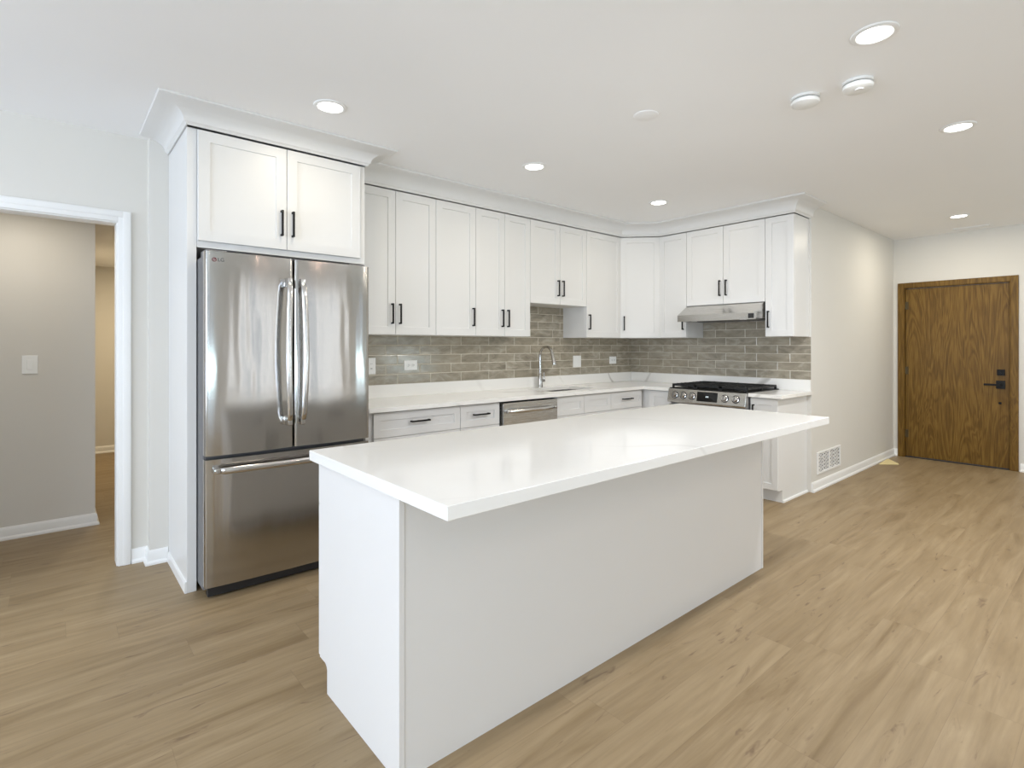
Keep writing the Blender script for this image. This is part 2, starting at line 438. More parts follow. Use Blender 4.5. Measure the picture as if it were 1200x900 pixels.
# entry door
ed = bpy.data.objects.new('door_1', None); C.objects.link(ed); ed.location = (XE, (DO0 + DO1) / 2, 0); ed['kind'] = 'structure'
def E_(name, mb, m, parent=ed, smooth=None):
    o = obj(name, mb, m, None, smooth); o.parent = parent; o.matrix_parent_inverse = Matrix.Translation(ed.location).inverted() if parent is ed else Matrix(); return o
E_('door_slab', MB().box(XE + .018, XE + .062, DO0 + .018, DO1 - .018, .012, DOH - .018, .002), OAK)
b = MB()
b.box(XE - .002, XE + .118, DO0, DO0 + .014, 0, DOH); b.box(XE - .002, XE + .118, DO1 - .014, DO1, 0, DOH)
b.box(XE - .002, XE + .118, DO0 + .014, DO1 - .014, DOH - .014, DOH)
b.box(XE + .064, XE + .085, DO0 + .014, DO0 + .03, 0, DOH - .014); b.box(XE + .064, XE + .085, DO1 - .03, DO1 - .014, 0, DOH - .014)
E_('door_jamb', b, OAK)
def oak_casing(y0, y1, z0, z1): return MB().box(XE - .018, XE, y0, y1, z0, z1, .004)
b = MB()
b.box(XE - .018, XE, DO1 - .006, DO1 + .054, 0, DOH + .054, .004)
b.box(XE - .018, XE, DO0 - .058, DO0 + .006, 0, DOH + .054, .004)
b.box(XE - .018, XE, DO0 + .006, DO1 - .006, DOH - .006, DOH + .054, .004)
E_('door_casing', b, OAK)
E_('threshold', MB().box(XE - .004, XE + .11, DO0 + .014, DO1 - .014, 0, .008, .002), DARK)
for hz in (1.80, 1.03, .28):
    E_('hinge', MB().cyl((XE + .010, DO1 - .018, hz - .045), (XE + .010, DO1 - .018, hz + .045), .007, 12).box(XE + .010, XE + .018, DO1 - .046, DO1 - .016, hz - .045, hz + .045, .001), BRASS)
SX = XE + .018
o = E_('deadbolt', MB().box(SX - .022, SX, -2.982, -2.918, 1.005, 1.068, .003), BLACK)
E_('thumb_turn', MB().box(SX - .036, SX - .020, -2.955, -2.945, 1.022, 1.052, .002), BLACK, ed)
o = E_('rosette', MB().box(SX - .014, SX, -2.984, -2.910, .860, .948, .003), BLACK)
E_('lever_handle', MB().cyl((SX - .014, -2.945, .904), (SX - .055, -2.945, .904), .012, 16).box(SX - .062, SX - .046, -2.957, -2.815, .893, .914, .003), BLACK, ed)
E_('lock_plug', MB().lathe([(0.0, 0), (.013, 0), (.013, .006), (.010, .009), (0, .009)], (SX, -2.942, .706), (-1, 0, 0), 20), BLACK)

# ---------------------------------------------------------------- tile
TT = 1.4055
tag(obj('tile_backsplash', MB().prism([(-3.634, 1.016), (-.0087, 1.016), (-.0087, TT), (-1.160, TT), (-1.160, 1.711), (-1.920, 1.711), (-1.920, TT), (-3.634, TT)], 'y', -.0085, -.0005), TILE_S), 'glossy taupe subway tile backsplash on the wall behind the faucet', 'backsplash')
tag(obj('tile_backsplash', MB().prism([(-1.983, 1.016), (-.0005, 1.016), (-.0005, TT), (-.932, TT), (-.932, 1.72), (-1.719, 1.72), (-1.719, TT), (-1.983, TT)], 'x', -.0085, -.0005), TILE_R), 'glossy grey subway tile backsplash on the wall behind the gas range', 'backsplash')

# ---------------------------------------------------------------- cabinets
def pull(parent, x, y, z, vertical=True, L=.150):
    """square black bar pull: two posts and a bar, y is the face it stands on"""
    b = MB(); h = L / 2; s = .0055; d = .030
    if vertical:
        b.box(x - s, x + s, y - d, y - d + 2 * s, z - h, z + h, .001, 1)
        for q in (-1, 1): b.box(x - s, x + s, y - d + 2 * s, y, z + q * (h - s) - s, z + q * (h - s) + s)
    else:
        b.box(x - h, x + h, y - d, y - d + 2 * s, z - s, z + s, .001, 1)
        for q in (-1, 1): b.box(x + q * (h - s) - s, x + q * (h - s) + s, y - d + 2 * s, y, z - s, z + s)
    o = obj('handle', b, BLACK, parent); return o
GAP = .0018
def cabinet(name, label, group, loc, rot, w, depth, z0, z1, fronts, toe=0.0, top_in=0.0, body=None):
    """fronts: (kind, x0, x1, za, zb, handle) with handle None | 'l' | 'r' | 'h' ; local x to the right, front faces -Y"""
    t = thing(name, label, 'cabinet', (loc[0], loc[1], z0 if not toe else 0), rot, group)
    zb = z0 if not toe else 0
    b = MB()
    if body: body(b)
    else:
        b.box(.0005, w - .0005, -depth, -.001, z0 - zb + toe, z1 - zb, .001, 1)
        if toe: b.box(.0005, w - .0005, -depth + .065, -.001, 0, toe)
    obj('carcass', b, CAB, t)
    for kind, x0, x1, za, zc, hd in fronts:
        f = MB().shaker(x0 + GAP, x1 - GAP, -depth - .0205, .020, za - zb + GAP, zc - zb - GAP, rail=min(.058, (x1 - x0) * .22, (zc - za) * .3))
        d = obj(kind, f, CAB, t); y = -depth - .0205
        if hd in ('l', 'r'):
            hx = x0 + .032 if hd == 'l' else x1 - .032
            up = z0 > 1.0
            pull(d, hx, y, (za - zb + .155) if up else (zc - zb - .13))
        elif hd == 'h': pull(d, (x0 + x1) / 2, y, (za + zc) / 2 - zb + .01, False)
        elif hd == 'ht': pull(d, (x0 + x1) / 2, y, zc - zb - .05, False)
    return t
UB, UT = 1.406, 2.472
GU, GB = 'white wall cabinets', 'white base cabinets'
def upper(label, x0, x1, zb, doors):
    cabinet('wall_cabinet', label, GU, (x0, 0), 0, x1 - x0, .31, zb, UT, [('door', a - x0, c - x0, zb, UT, h) for a, c, h in doors])
upper('tall white two-door wall cabinet next to the refrigerator', -3.634, -2.921, UB, [(-3.634, -3.272, 'r'), (-3.272, -2.921, 'l')])
upper('tall white single-door wall cabinet between two pairs of doors, left of the sink', -2.921, -2.533, UB, [(-2.921, -2.533, 'r')])
upper('tall white wall cabinet with two narrow doors, just left of the short sink cabinet', -2.533, -1.921, UB, [(-2.533, -2.222, 'r'), (-2.222, -1.921, 'l')])
upper('short white two-door wall cabinet above the sink faucet', -1.921, -1.159, 1.712, [(-1.921, -1.537, 'r'), (-1.537, -1.159, 'l')])
upper('tall white single-door wall cabinet between the short sink cabinet and the diagonal corner cabinet', -1.159, -.612, UB, [(-1.159, -.612, 'l')])
def rupper(label, y0, y1, zb, doors):
    cabinet('wall_cabinet', label, GU, (0, y0), R(-90), y0 - y1, .31, zb, UT, [('door', y0 - a, y0 - c, zb, UT, h) for a, c, h in doors])
rupper('narrow tall white wall cabinet between the corner cabinet and the range hood', -.612, -.931, UB, [(-.612, -.931, 'r')])
rupper('short white two-door wall cabinet directly above the range hood', -.931, -1.72, 1.722, [(-.931, -1.324, 'r'), (-1.324, -1.72, 'l')])
rupper('narrow tall white wall cabinet right of the range hood, at the end of the run', -1.72, -1.966, UB, [(-1.72, -1.966, 'l')])
# diagonal corner cabinet
t = thing('wall_cabinet', 'white wall cabinet set diagonally across the corner with one door', 'cabinet', (0, 0, UB), 0, GU)
obj('carcass', MB().prism([(-.0015, -.001), (-.611, -.001), (-.611, -.31), (-.31, -.611), (-.0015, -.611)], 'z', 0, UT - UB), CAB, t)
cx, cy = (-.611 - .31) / 2, (-.31 - .611) / 2
dl = .301 * math.sqrt(2)
dj = bpy.data.objects.new
f = MB().shaker(-dl / 2 + .010, dl / 2 - .010, -.0205, .020, GAP, UT - UB - GAP)
d = obj('door', f, CAB, t); d.location = (cx, cy, 0); d.rotation_euler = (0, 0, R(-45))
pull(d, -dl / 2 + .045, -.0205, .155)

# refrigerator surround
FX0, FX1, FY = -4.652, -3.636, -.585
t = thing('end_panel', 'tall white side panel on the left of the refrigerator', 'panel', (FX0, 0, 0))
obj('panel', MB().box(0, .046, FY, -.002, 0, 2.50, .0015, 1), CAB, t)
obj('base_trim', MB().sweep([(0, -.024), (0, FY)], [(0, 0), (.010, 0), (.010, .05), (.006, .06), (0, .062)], 1), TRIM, t)
t = thing('end_panel', 'white side panel on the right of the refrigerator, beside the drawer cabinets', 'panel', (FX1 - .02, 0, 0))
obj('panel', MB().box(0, .0195, FY + .01, -.002, 0, 1.858, .001, 1), CAB, t)
cabinet('wall_cabinet', 'deep white two-door cabinet above the refrigerator', GU, (-4.605, 0), 0, .969, .585, 1.86, 2.50,
        [('door', 0.001, .466, 1.893, 2.494, 'r'), ('door', .466, .931, 1.893, 2.494, 'l')])

# crown mouldings
def crown_prof(z0, z1, out):
    h = z1 - z0
    p = [(0, 0), (.008, 0), (.012, .10 * h), (.020, .16 * h), (.022, .22 * h)]
    for i in range(1, 8):
        a = i / 8 * math.pi / 2
        p.append((.022 + (out - .040) * (1 - math.cos(a)), .22 * h + (.62 * h) * math.sin(a)))
    p += [(out - .016, .86 * h), (out - .004, .89 * h), (out, .94 * h), (out, h), (0, h)]
    return [(o, z0 + z) for o, z in p]
struct('trim_2', MB().sweep([(FX0, -.0005), (FX0, -.607), (FX1, -.607), (FX1, -.336)], crown_prof(2.502, CZ - .0005, .150), 1), CAB, smooth=32)
struct('trim_3', MB().sweep([(FX1 + .001, -.331), (-.617, -.331), (-.331, -.617), (-.331, -1.970), (.03, -1.970)], crown_prof(2.477, CZ - .0005, .135), 1), CAB, smooth=32)

# base cabinets, sink wall (front of the boxes at Y=-.61)
BT = .882
def base(label, x0, x1, fronts): 
    return cabinet('base_cabinet', label, GB, (x0, 0), 0, x1 - x0, .59, 0, BT, [(k_, a - x0, c - x0, za, zc, h) for k_, a, c, za, zc, h in fronts], toe=.105)
base('wide white drawer cabinet right beside the refrigerator', -3.634, -2.887, [('drawer', -3.587, -2.887, .705, .876, 'h'), ('drawer', -3.587, -2.887, .41, .705, 'h'), ('drawer', -3.587, -2.887, .11, .41, 'h')])
base('narrow white drawer cabinet just left of the dishwasher', -2.887, -2.508, [('drawer', -2.887, -2.508, .705, .876, 'h'), ('door', -2.887, -2.508, .11, .705, 'r')])
SINKX = (-1.83, -1.16)
def sinkbody(b):
    w = -1.126 + 1.862
    b.box(.0005, .018, -.59, -.001, .105, BT); b.box(w - .018, w - .0005, -.59, -.001, .105, BT)
    b.box(.018, w - .018, -.59, -.572, .105, BT); b.box(.018, w - .018, -.019, -.001, .105, BT); b.box(.018, w - .018, -.572, -.019, .105, .123)
    b.box(.0005, w - .0005, -.525, -.001, 0, .105)
cabinet('base_cabinet', 'white sink base cabinet with two plain false drawer fronts under the sink', GB, (-1.862, 0), 0, .736, .59, 0, BT,
        [('drawer_front', 0, .355, .705, .876, None), ('drawer_front', .355, .736, .705, .876, None), ('door', 0, .368, .11, .705, 'r'), ('door', .368, .736, .11, .705, 'l')], toe=.105, body=sinkbody)
base('white drawer cabinet between the sink base and the corner', -1.126, -.622, [('drawer', -1.126, -.632, .705, .876, 'h'), ('door', -1.126, -.632, .11, .705, 'l')])
def rbase(label, y0, y1, fronts, body=None):
    return cabinet('base_cabinet', label, GB, (0, y0), R(-90), y0 - y1, .59, 0, BT, [(k_, y0 - a, y0 - c, za, zc, h) for k_, a, c, za, zc, h in fronts], toe=.105, body=body)
def cornerbody(b):
    b.box(.0005, .942, -.59, -.001, .105, BT, .001, 1); b.box(.0005, .942, -.525, -.001, 0, .105)
rbase('white corner base cabinet just left of the gas range', -.002, -.944, [('door', -.675, -.944, .11, .876, None)], cornerbody)
t = rbase('narrow white base cabinet right of the gas range at the end of the run', -1.717, -1.951, [('door', -1.717, -1.951, .11, .876, 'l')])
obj('shoe_moulding', MB().sweep([(.234, -.525), (.234, -.003)], [(0, 0), (.012, 0), (.012, .012), (.006, .02), (0, .02)], -1 if False else 1), TRIM, t)

# ---------------------------------------------------------------- countertops
CT0, CT1 = .884, .914
t = thing('countertop', 'white quartz countertop with grey veins running along the sink wall to the range', 'countertop', (0, 0, 0))
b = MB(); sx0, sx1, sy0, sy1 = -1.80, -1.20, -.50, -.13
XL = -3.634
for x0, x1, y0, y1 in ((XL, sx0, -.645, -.001), (sx1, -.645, -.645, -.001), (sx0, sx1, -.645, sy0), (sx0, sx1, sy1, -.001), (-.645, -.001, -.944, -.001)):
    b.box(x0, x1, y0, y1, CT0, CT1)
bmesh.ops.remove_doubles(b.bm, verts=b.bm.verts[:], dist=1e-5)
seen = {}
for fc in b.bm.faces[:]:
    seen.setdefault(frozenset(v.index for v in fc.verts), []).append(fc)
obj('slab', b, QUARTZ, t)
t = thing('countertop', 'short white quartz countertop piece right of the gas range', 'countertop', (0, 0, 0))
obj('slab', MB().box(-.645, -.001, -1.998, -1.714, CT0, CT1, .0015, 1), QUARTZ, t)
tag(obj('upstand', MB().box(XL, -.0005, -.021, -.0005, CT1 + .0002, 1.0155, .001, 1), QUARTZ), 'low white quartz upstand along the wall behind the faucet, under the taupe tile', 'upstand')
tag(obj('upstand', MB().box(-.021, -.0005, -1.985, -.0215, CT1 + .0002, 1.0155, .001, 1), QUARTZ), 'low white quartz upstand along the wall behind the gas range, under the grey tile', 'upstand')

# sink
t = thing('sink', 'stainless steel undermount sink set into the white countertop', 'sink', ((sx0 + sx1) / 2, (sy0 + sy1) / 2, .70))
w2, d2 = (sx1 - sx0) / 2 - .004, (sy1 - sy0) / 2 - .004
b = MB(); tk = .012
b.box(-w2, w2, -d2, d2, -.03, -.018); b.box(-w2, -w2 + tk, -d2, d2, -.018, .183); b.box(w2 - tk, w2, -d2, d2, -.018, .183)
b.box(-w2 + tk, w2 - tk, -d2, -d2 + tk, -.018, .183); b.box(-w2 + tk, w2 - tk, d2 - tk, d2, -.018, .183)
obj('basin', b, STEEL_H, t)
obj('drain', MB().lathe([(.0, 0), (.045, 0), (.045, .004), (.03, .006), (0, .002)], (0, .02, -.018)), CHROME, t, 40)
# faucet
t = thing('faucet', 'brushed nickel gooseneck pull-down faucet behind the sink', 'faucet', (-1.555, -.075, CT1))
obj('body', MB().lathe([(.028, 0), (.029, .004), (.027, .01), (.025, .05), (.022, .10), (.017, .125), (.013, .14)], seg=32), CHROME, t, 40)
pts = [(0, 0, .13), (0, 0, .20), (0, 0, .28), (0, 0, .315)]
for i in range(1, 13):
    a = math.pi * i / 14
    pts.append((.0, -.085 + .085 * math.cos(a), .315 + .085 * math.sin(a)))
obj('spout', MB().tube(pts, .0125, 16, up=(1, 0, 0)), CHROME, t, 40)
e = Vector(pts[-1]); dv = (Vector(pts[-1]) - Vector(pts[-2])).normalized()
dv = Vector((0, -.30, -1)).normalized()
q = e + dv * .13
obj('spray_head', MB().lathe([(.0135, -.005), (.015, .02), (.015, .045), (.019, .09), (.021, .125), (.019, .13), (0, .13)], e, dv, 24), CHROME, t, 40)
obj('lever', MB().cyl((.018, 0, .065), (.055, 0, .068), .016, 16).tube([(.045, 0, .07), (.050, -.004, .10), (.046, -.006, .15)], [.007, .006, .005], 10, up=(1, 0, 0)), CHROME, t, 40)

# ---------------------------------------------------------------- refrigerator
RX0, RX1 = -4.603, -3.700; RW = RX1 - RX0; RF = -.800
t = thing('refrigerator', 'stainless steel french-door refrigerator with a bottom freezer drawer', 'refrigerator', (RX0, 0, 0))
obj('case', MB().box(0.002, RW - .002, -.715, -.035, .045, 1.795, .004), CASEGREY, t)
obj('gasket', MB().box(.012, RW - .012, -.728, -.7155, .07, 1.80), GASKET, t)
def bowed_front(x0, x1, z0, z1, bow, corner_l=.012, corner_r=.012, n=20):
    """door with a softly bowed front and rounded vertical edges, extruded in z with an eased top edge"""
    y0, yb = RF, -.729; pts = [(x0, yb), (x1, yb)]
    fr = []
    for i in range(n + 1):
        u = i / n; x = x1 + (x0 - x1) * u
        y = y0 + bow * (2 * u - 1) ** 2
        dr_, dl_ = (x1 - x), (x - x0)
        if dr_ < corner_r: y += corner_r - math.sqrt(max(0, corner_r ** 2 - (corner_r - dr_) ** 2))
        if dl_ < corner_l: y += corner_l - math.sqrt(max(0, corner_l ** 2 - (corner_l - dl_) ** 2))
        fr.append((x, y))
    ex = []
    for k_ in range(1, 5):
        d_ = corner_r * k_ / 5 * .8
        x = x1 - d_; u = (x - x1) / (x0 - x1); ex.append((x, y0 + bow * (2 * u - 1) ** 2 + corner_r - math.sqrt(corner_r ** 2 - (corner_r - d_) ** 2)))
    exl = []
    for k_ in range(4, 0, -1):
        d_ = corner_l * k_ / 5 * .8
        x = x0 + d_; u = (x - x1) / (x0 - x1); exl.append((x, y0 + bow * (2 * u - 1) ** 2 + corner_l - math.sqrt(corner_l ** 2 - (corner_l - d_) ** 2)))
    pts += [fr[0]] + ex + [p for p in fr[1:-1] if p[0] < ex[-1][0] - .002 and p[0] > exl[0][0] + .002] + exl + [fr[-1]]
    return MB().prism(pts, 'z', z0, z1)
SPL = .444
dl_ = obj('door', bowed_front(0, SPL - .003, .755, 1.815, .016), STEEL, t, 50)
dr_ = obj('door', bowed_front(SPL + .003, RW, .755, 1.815, .016), STEEL, t, 50)
fz = obj('freezer_drawer', bowed_front(0, RW, .075, .735, .018), STEEL, t, 50)
def bow_handle(parent, x, sgn):
    z0, z1 = .885, 1.70; pts = []; n = 24
    for i in range(n + 1):
        u = i / n; z = z0 + (z1 - z0) * u; s_ = math.sin(math.pi * u)
        e_ = min(1, min(u, 1 - u) / .06)
        pts.append((x + sgn * (.012 * (1 - s_)), RF - .004 - .046 * (e_ ** .6) - .014 * s_, z))
    m = MB().tube(pts, [.011] + [.0155] * (n - 1) + [.011], 14, .62, up=(1, 0, 0))
    for zz, p in ((z0, pts[1]), (z1, pts[-2])):
        m.box(x + sgn * .012 - .013, x + sgn * .012 + .013, RF - .045, RF + .012, zz - .002 if zz == z0 else zz - .045, zz + .045 if zz == z0 else zz + .002, .005)
    obj('handle', m, POLISH, parent, 40)
bow_handle(dl_, SPL - .050, 1); bow_handle(dr_, SPL + .044, -1)
pts = []
for i in range(25):
    u = i / 24; s_ = math.sin(math.pi * u); e_ = min(1, min(u, 1 - u) / .04)
    pts.append((.045 + (RW - .09) * u, RF - .006 - .036 * (e_ ** .6) - .016 * s_, .682))
m = MB().tube(pts, [.012] + [.0175] * 23 + [.012], 14, .55)
for xx in (.045, RW - .045): m.box(xx - .016, xx + .016, RF - .04, RF + .016, .668, .696, .005)
obj('handle', m, POLISH, fz, 40)
obj('toe_grille', MB().box(.02, RW - .02, -.74, -.7161, .012, .07, .003), DARK, t)
for fx_ in (.05, RW - .05): obj('foot', MB().lathe([(.022, 0), (.022, .012), (.012, .014), (.012, .046)], (fx_, -.66, 0)), DARK, t)
for hx in (.06, RW - .06): obj('hinge_cover', MB().box(hx - .05, hx + .05, -.745, -.62, 1.7955, 1.83, .006), CASEGREY, t)
# badge at the upper left of the left door
YL = RF + .0092
bd = obj('badge', MB().lathe([(0, 0), (.0105, 0), (.0105, .0015), (.0085, .0017), (.0085, .0012), (0, .0012)], (.040, YL + .0005, 1.772), (0, -1, 0), 28), mat('badge_red', (.16, .03, .04), .35, .3), dl_)
m = MB(); m.tube([(.040 + .0058 * math.cos(a), YL - .0018, 1.772 + .0058 * math.sin(a)) for a in [R(90 + 285 * i / 20) for i in range(21)]], .0006, 6)
m.box(.0396, .0404, YL - .0024, YL - .0012, 1.7695, 1.7765); m.box(.0396, .0428, YL - .0024, YL - .0012, 1.7688, 1.7696); m.lathe([(0, 0), (.0008, 0), (.0008, .001), (0, .001)], (.0372, YL - .0012, 1.7745), (0, -1, 0), 10)
obj('emblem_line', m, PLASTIC, bd)
def text_mesh(name, s, size, m, parent, loc, rot, ext=.0004):
    cu = bpy.data.curves.new(name, 'FONT'); cu.body = s; cu.size = size; cu.extrude = ext; cu.align_x = 'LEFT'; cu.align_y = 'CENTER'
    tmp = bpy.data.objects.new('tmp', cu); C.objects.link(tmp)
    dg = bpy.context.evaluated_depsgraph_get(); me = bpy.data.meshes.new_from_object(tmp.evaluated_get(dg))
    bpy.data.objects.remove(tmp); bpy.data.curves.remove(cu)
    me.materials.clear(); me.materials.append(m); me.name = name
    o = bpy.data.objects.new(name, me); C.objects.link(o); o.parent = parent; o.location = loc; o.rotation_euler = rot
    return o
text_mesh('logo_lettering', 'LG', .026, mat('logo_grey', (.08, .08, .085), .35, .3), dl_, (.055, YL - .0010, 1.772), (R(90), 0, R(-6)))

# ---------------------------------------------------------------- dishwasher
DW0 = -2.497; DWW = .626
t = thing('dishwasher', 'stainless steel dishwasher with a bar handle under the countertop', 'dishwasher', (DW0, 0, 0))
obj('tub', MB().box(0, DWW, -.585, -.03, .10, .872), DARK, t)
d = obj('door', MB().box(.012, DWW - .004, -.628, -.586, .12, .866, .004), STEEL_H, t)
pts = []
for i in range(21):
    u = i / 20; s_ = math.sin(math.pi * u); e_ = min(1, min(u, 1 - u) / .05)
    pts.append((.05 + (DWW - .10) * u, -.630 - .030 * e_ ** .6 - .016 * s_, .800))
m = MB().tube(pts, [.010] + [.014] * 19 + [.010], 12, .6)
for xx in (.05, DWW - .05): m.box(xx - .013, xx + .013, -.66, -.626, .788, .812, .004)
obj('handle', m, POLISH, d, 40)
obj('toe_panel', MB().box(.004, DWW - .004, -.545, -.50, 0.0, .10), DARK, t)

# ---------------------------------------------------------------- gas range (local x to the right along -Y, front faces -X)
RGY = -.950; RGW = .760
t = thing('gas_range', 'stainless steel slide-in gas range with black grates and front knobs', 'range', (0, RGY, 0), R(-90))
obj('body', MB().box(0, RGW, -.635, -.024, .03, .905, .002), CASEGREY, t)
obj('cooktop', MB().box(-.004, RGW + .004, -.655, -.024, .9055, .922, .004), COOKBLK, t)
cp = obj('control_panel', MB().prism([(-.636, .785), (-.690, .785), (-.695, .800), (-.672, .912), (-.655, .916), (-.636, .905)], 'x', -.002, RGW + .002, .003), STEEL_H, t)
nrm = Vector((0, -.112, .023 - 0)); nrm = Vector((0, -.98, .2)).normalized()
def on_panel(x, f): # f 0 bottom .. 1 top
    return Vector((x, -.695 + .023 * f, .800 + .112 * f))
for kx in (.075, .165, .255, .575, .675):
    c0 = on_panel(kx, .5)
    m = MB().lathe([(.030, 0), (.030, .004), (.023, .006), (.022, .030), (.019, .034), (0, .034)], c0, nrm, 28)
    kn = obj('knob', m, POLISH, cp, 40)
    obj('knob_ring', MB().lathe([(.0305, .0005), (.035, .0005), (.035, .0045), (.0305, .0045)], c0, nrm, 28), DARK, kn)
    obj('pointer', MB().box(-.0035, .0035, -.002, .003, -.017, .017, .001, 1, Matrix.Translation(c0 + nrm * .034) @ nrm.to_track_quat('Y', 'Z').to_matrix().to_4x4()), GASKET, kn)
M = Matrix.Translation(on_panel(.405, .52)) @ nrm.to_track_quat('Y', 'Z').to_matrix().to_4x4()
ds = obj('display', MB().box(-.100, .100, -.001, .0025, -.044, .044, .002, 1, M), GLASSBLK, cp)
obj('lit_digits', MB().box(-.012, -.006, .0026, .003, -.006, .006, 0, 1, M).box(.004, .010, .0026, .003, -.006, .006, 0, 1, M), DISPLAY, ds)
od = obj('oven_door', MB().box(.002, RGW - .002, -.672, -.636, .22, .765, .004), STEEL_H, t)
obj('window_glass', MB().box(.11, RGW - .11, -.6735, -.670, .33, .66, .001, 1), GLASSBLK, od)
m = MB().box(.015, RGW - .015, -.728, -.712, .716, .744, .006)
hb = obj('handle', m, POLISH, od)
for xx in (-.006, RGW - .020):
    obj('handle_bracket', MB().box(xx, xx + .026, -.735, -.6721, .706, .752, .005), BLACK, od)
obj('storage_drawer', MB().box(.002, RGW - .002, -.668, -.636, .06, .212, .004), STEEL_H, t)
for fx_ in (.05, RGW - .05):
    for fy in (-.58, -.08): obj('foot', MB().cyl((fx_, fy, 0), (fx_, fy, .031), .016, 12), DARK, t)
bxs = [(.15, -.18), (.15, -.48), (.38, -.33), (.61, -.18), (.61, -.48)]
for bx, by in bxs:
    obj('burner', MB().lathe([(.055, 0), (.052, .008), (.040, .010), (.040, .018), (.036, .022), (0, .022)], (bx, by, .922), (0, 0, 1), 28), IRON, t, 40)
for gi in range(3):
    gx0 = .012 + gi * .2465; gx1 = gx0 + .2445; m = MB(); s = .008
    y0, y1 = -.630, -.045; z0, z1 = .938, .958
    for xx in (gx0 + s, gx1 - s): m.box(xx - s, xx + s, y0, y1, z0, z1, .002, 1)
    for yy in (y0 + s, (y0 + y1) / 2, y1 - s): m.box(gx0, gx1, yy - s, yy + s, z0, z1, .002, 1)
    for yy in (y0 + .08, y0 + .15, y0 + .22, y1 - .22, y1 - .15, y1 - .08): m.box(gx0, gx1, yy - .004, yy + .004, z0 + .003, z1 + .002, .001, 1)
    m.box((gx0 + gx1) / 2 - .004, (gx0 + gx1) / 2 + .004, y0, y1, z0 + .003, z1 + .002, .001, 1)
    for xx in (gx0 + s, gx1 - s):
        for yy in (y0 + s, (y0 + y1) / 2, y1 - s): m.box(xx - s, xx + s, yy - s, yy + s, .922, z0 + .002)
    obj('grate', m, IRON, t)

# ---------------------------------------------------------------- range hood
t = thing('range_hood', 'stainless steel under-cabinet range hood above the gas range', 'range hood', (0, -.936, 1.56), R(-90))
HWD = .772
obj('canopy', MB().prism([(-.010, .0), (-.010, .160), (-.325, .160), (-.500, .062), (-.500, .0), (-.488, .0), (-.488, .012), (-.022, .012), (-.022, .0)], 'x', 0, HWD, .0), STEEL_H, t)
m = MB()
m.box(.012, HWD - .012, -.486, -.024, .004, .0115)
obj('filter_panel', m, GASKET, t)
for lx in (.14, HWD - .14): obj('hood_lamp', MB().lathe([(0, 0), (.03, 0), (.03, .004), (0, .004)], (lx, -.43, .0), (0, 0, 1), 20), PLASTIC, t)
obj('switch_panel', MB().box(HWD - .062, HWD - .010, -.5025, -.499, .010, .052, .001, 1), DARK, t)

# ---------------------------------------------------------------- kitchen island
IX0, IX1, IY0, IY1 = -4.405, -1.978, -2.445, -1.815
t = thing('kitchen_island', 'white kitchen island base with plain back and side panels', 'island', (IX0, IY0, 0))
iw, idp = IX1 - IX0, IY1 - IY0
b = MB(); b.box(.020, iw - .020, .0115, idp, .105, .874); b.box(.020, iw - .020, .0115, idp - .065, 0, .105)
obj('carcass', b, CAB, t)
obj('back_panel', MB().box(.021, iw - .021, .003, .0112, 0, .8735), PANELW, t)
def end_poly(): return [(0, 0), (idp - .072, 0), (idp - .072, .09), (idp - .066, .102), (idp - .052, .11), (idp, .11), (idp, .8735), (0, .8735)]
obj('end_panel', MB().prism(end_poly(), 'x', 0, .0195, .001, 1), PANELW, t)
obj('end_panel', MB().prism(end_poly(), 'x', iw - .0195, iw, .001, 1), PANELW, t)
fr = bpy.data.objects
nx = 4; seg = (iw - .006) / nx
for i in range(nx):
    x0 = .003 + i * seg
    # fronts face +Y: build facing -Y then turn by 180 degrees about Z
    d = obj('drawer', MB().shaker(-seg / 2 + GAP, seg / 2 - GAP, -.0235, .020, .705, .868), CAB, t); d.location = (x0 + seg / 2, idp, 0); d.rotation_euler = (0, 0, math.pi)
    pull(d, 0, -.0235, .79, False)
    d = obj('door', MB().shaker(-seg / 2 + GAP, seg / 2 - GAP, -.0235, .020, .112, .702), CAB, t); d.location = (x0 + seg / 2, idp, 0); d.rotation_euler = (0, 0, math.pi)
    pull(d, (seg / 2 - .035) * (1 if i % 2 else -1), -.0235, .60)
tag(obj('island_countertop', MB().box(-4.429, -1.796, -2.741, -1.768, .8745, .914, .0015, 1), QISL), 'large white quartz slab with overhang lying on the kitchen island', 'countertop')

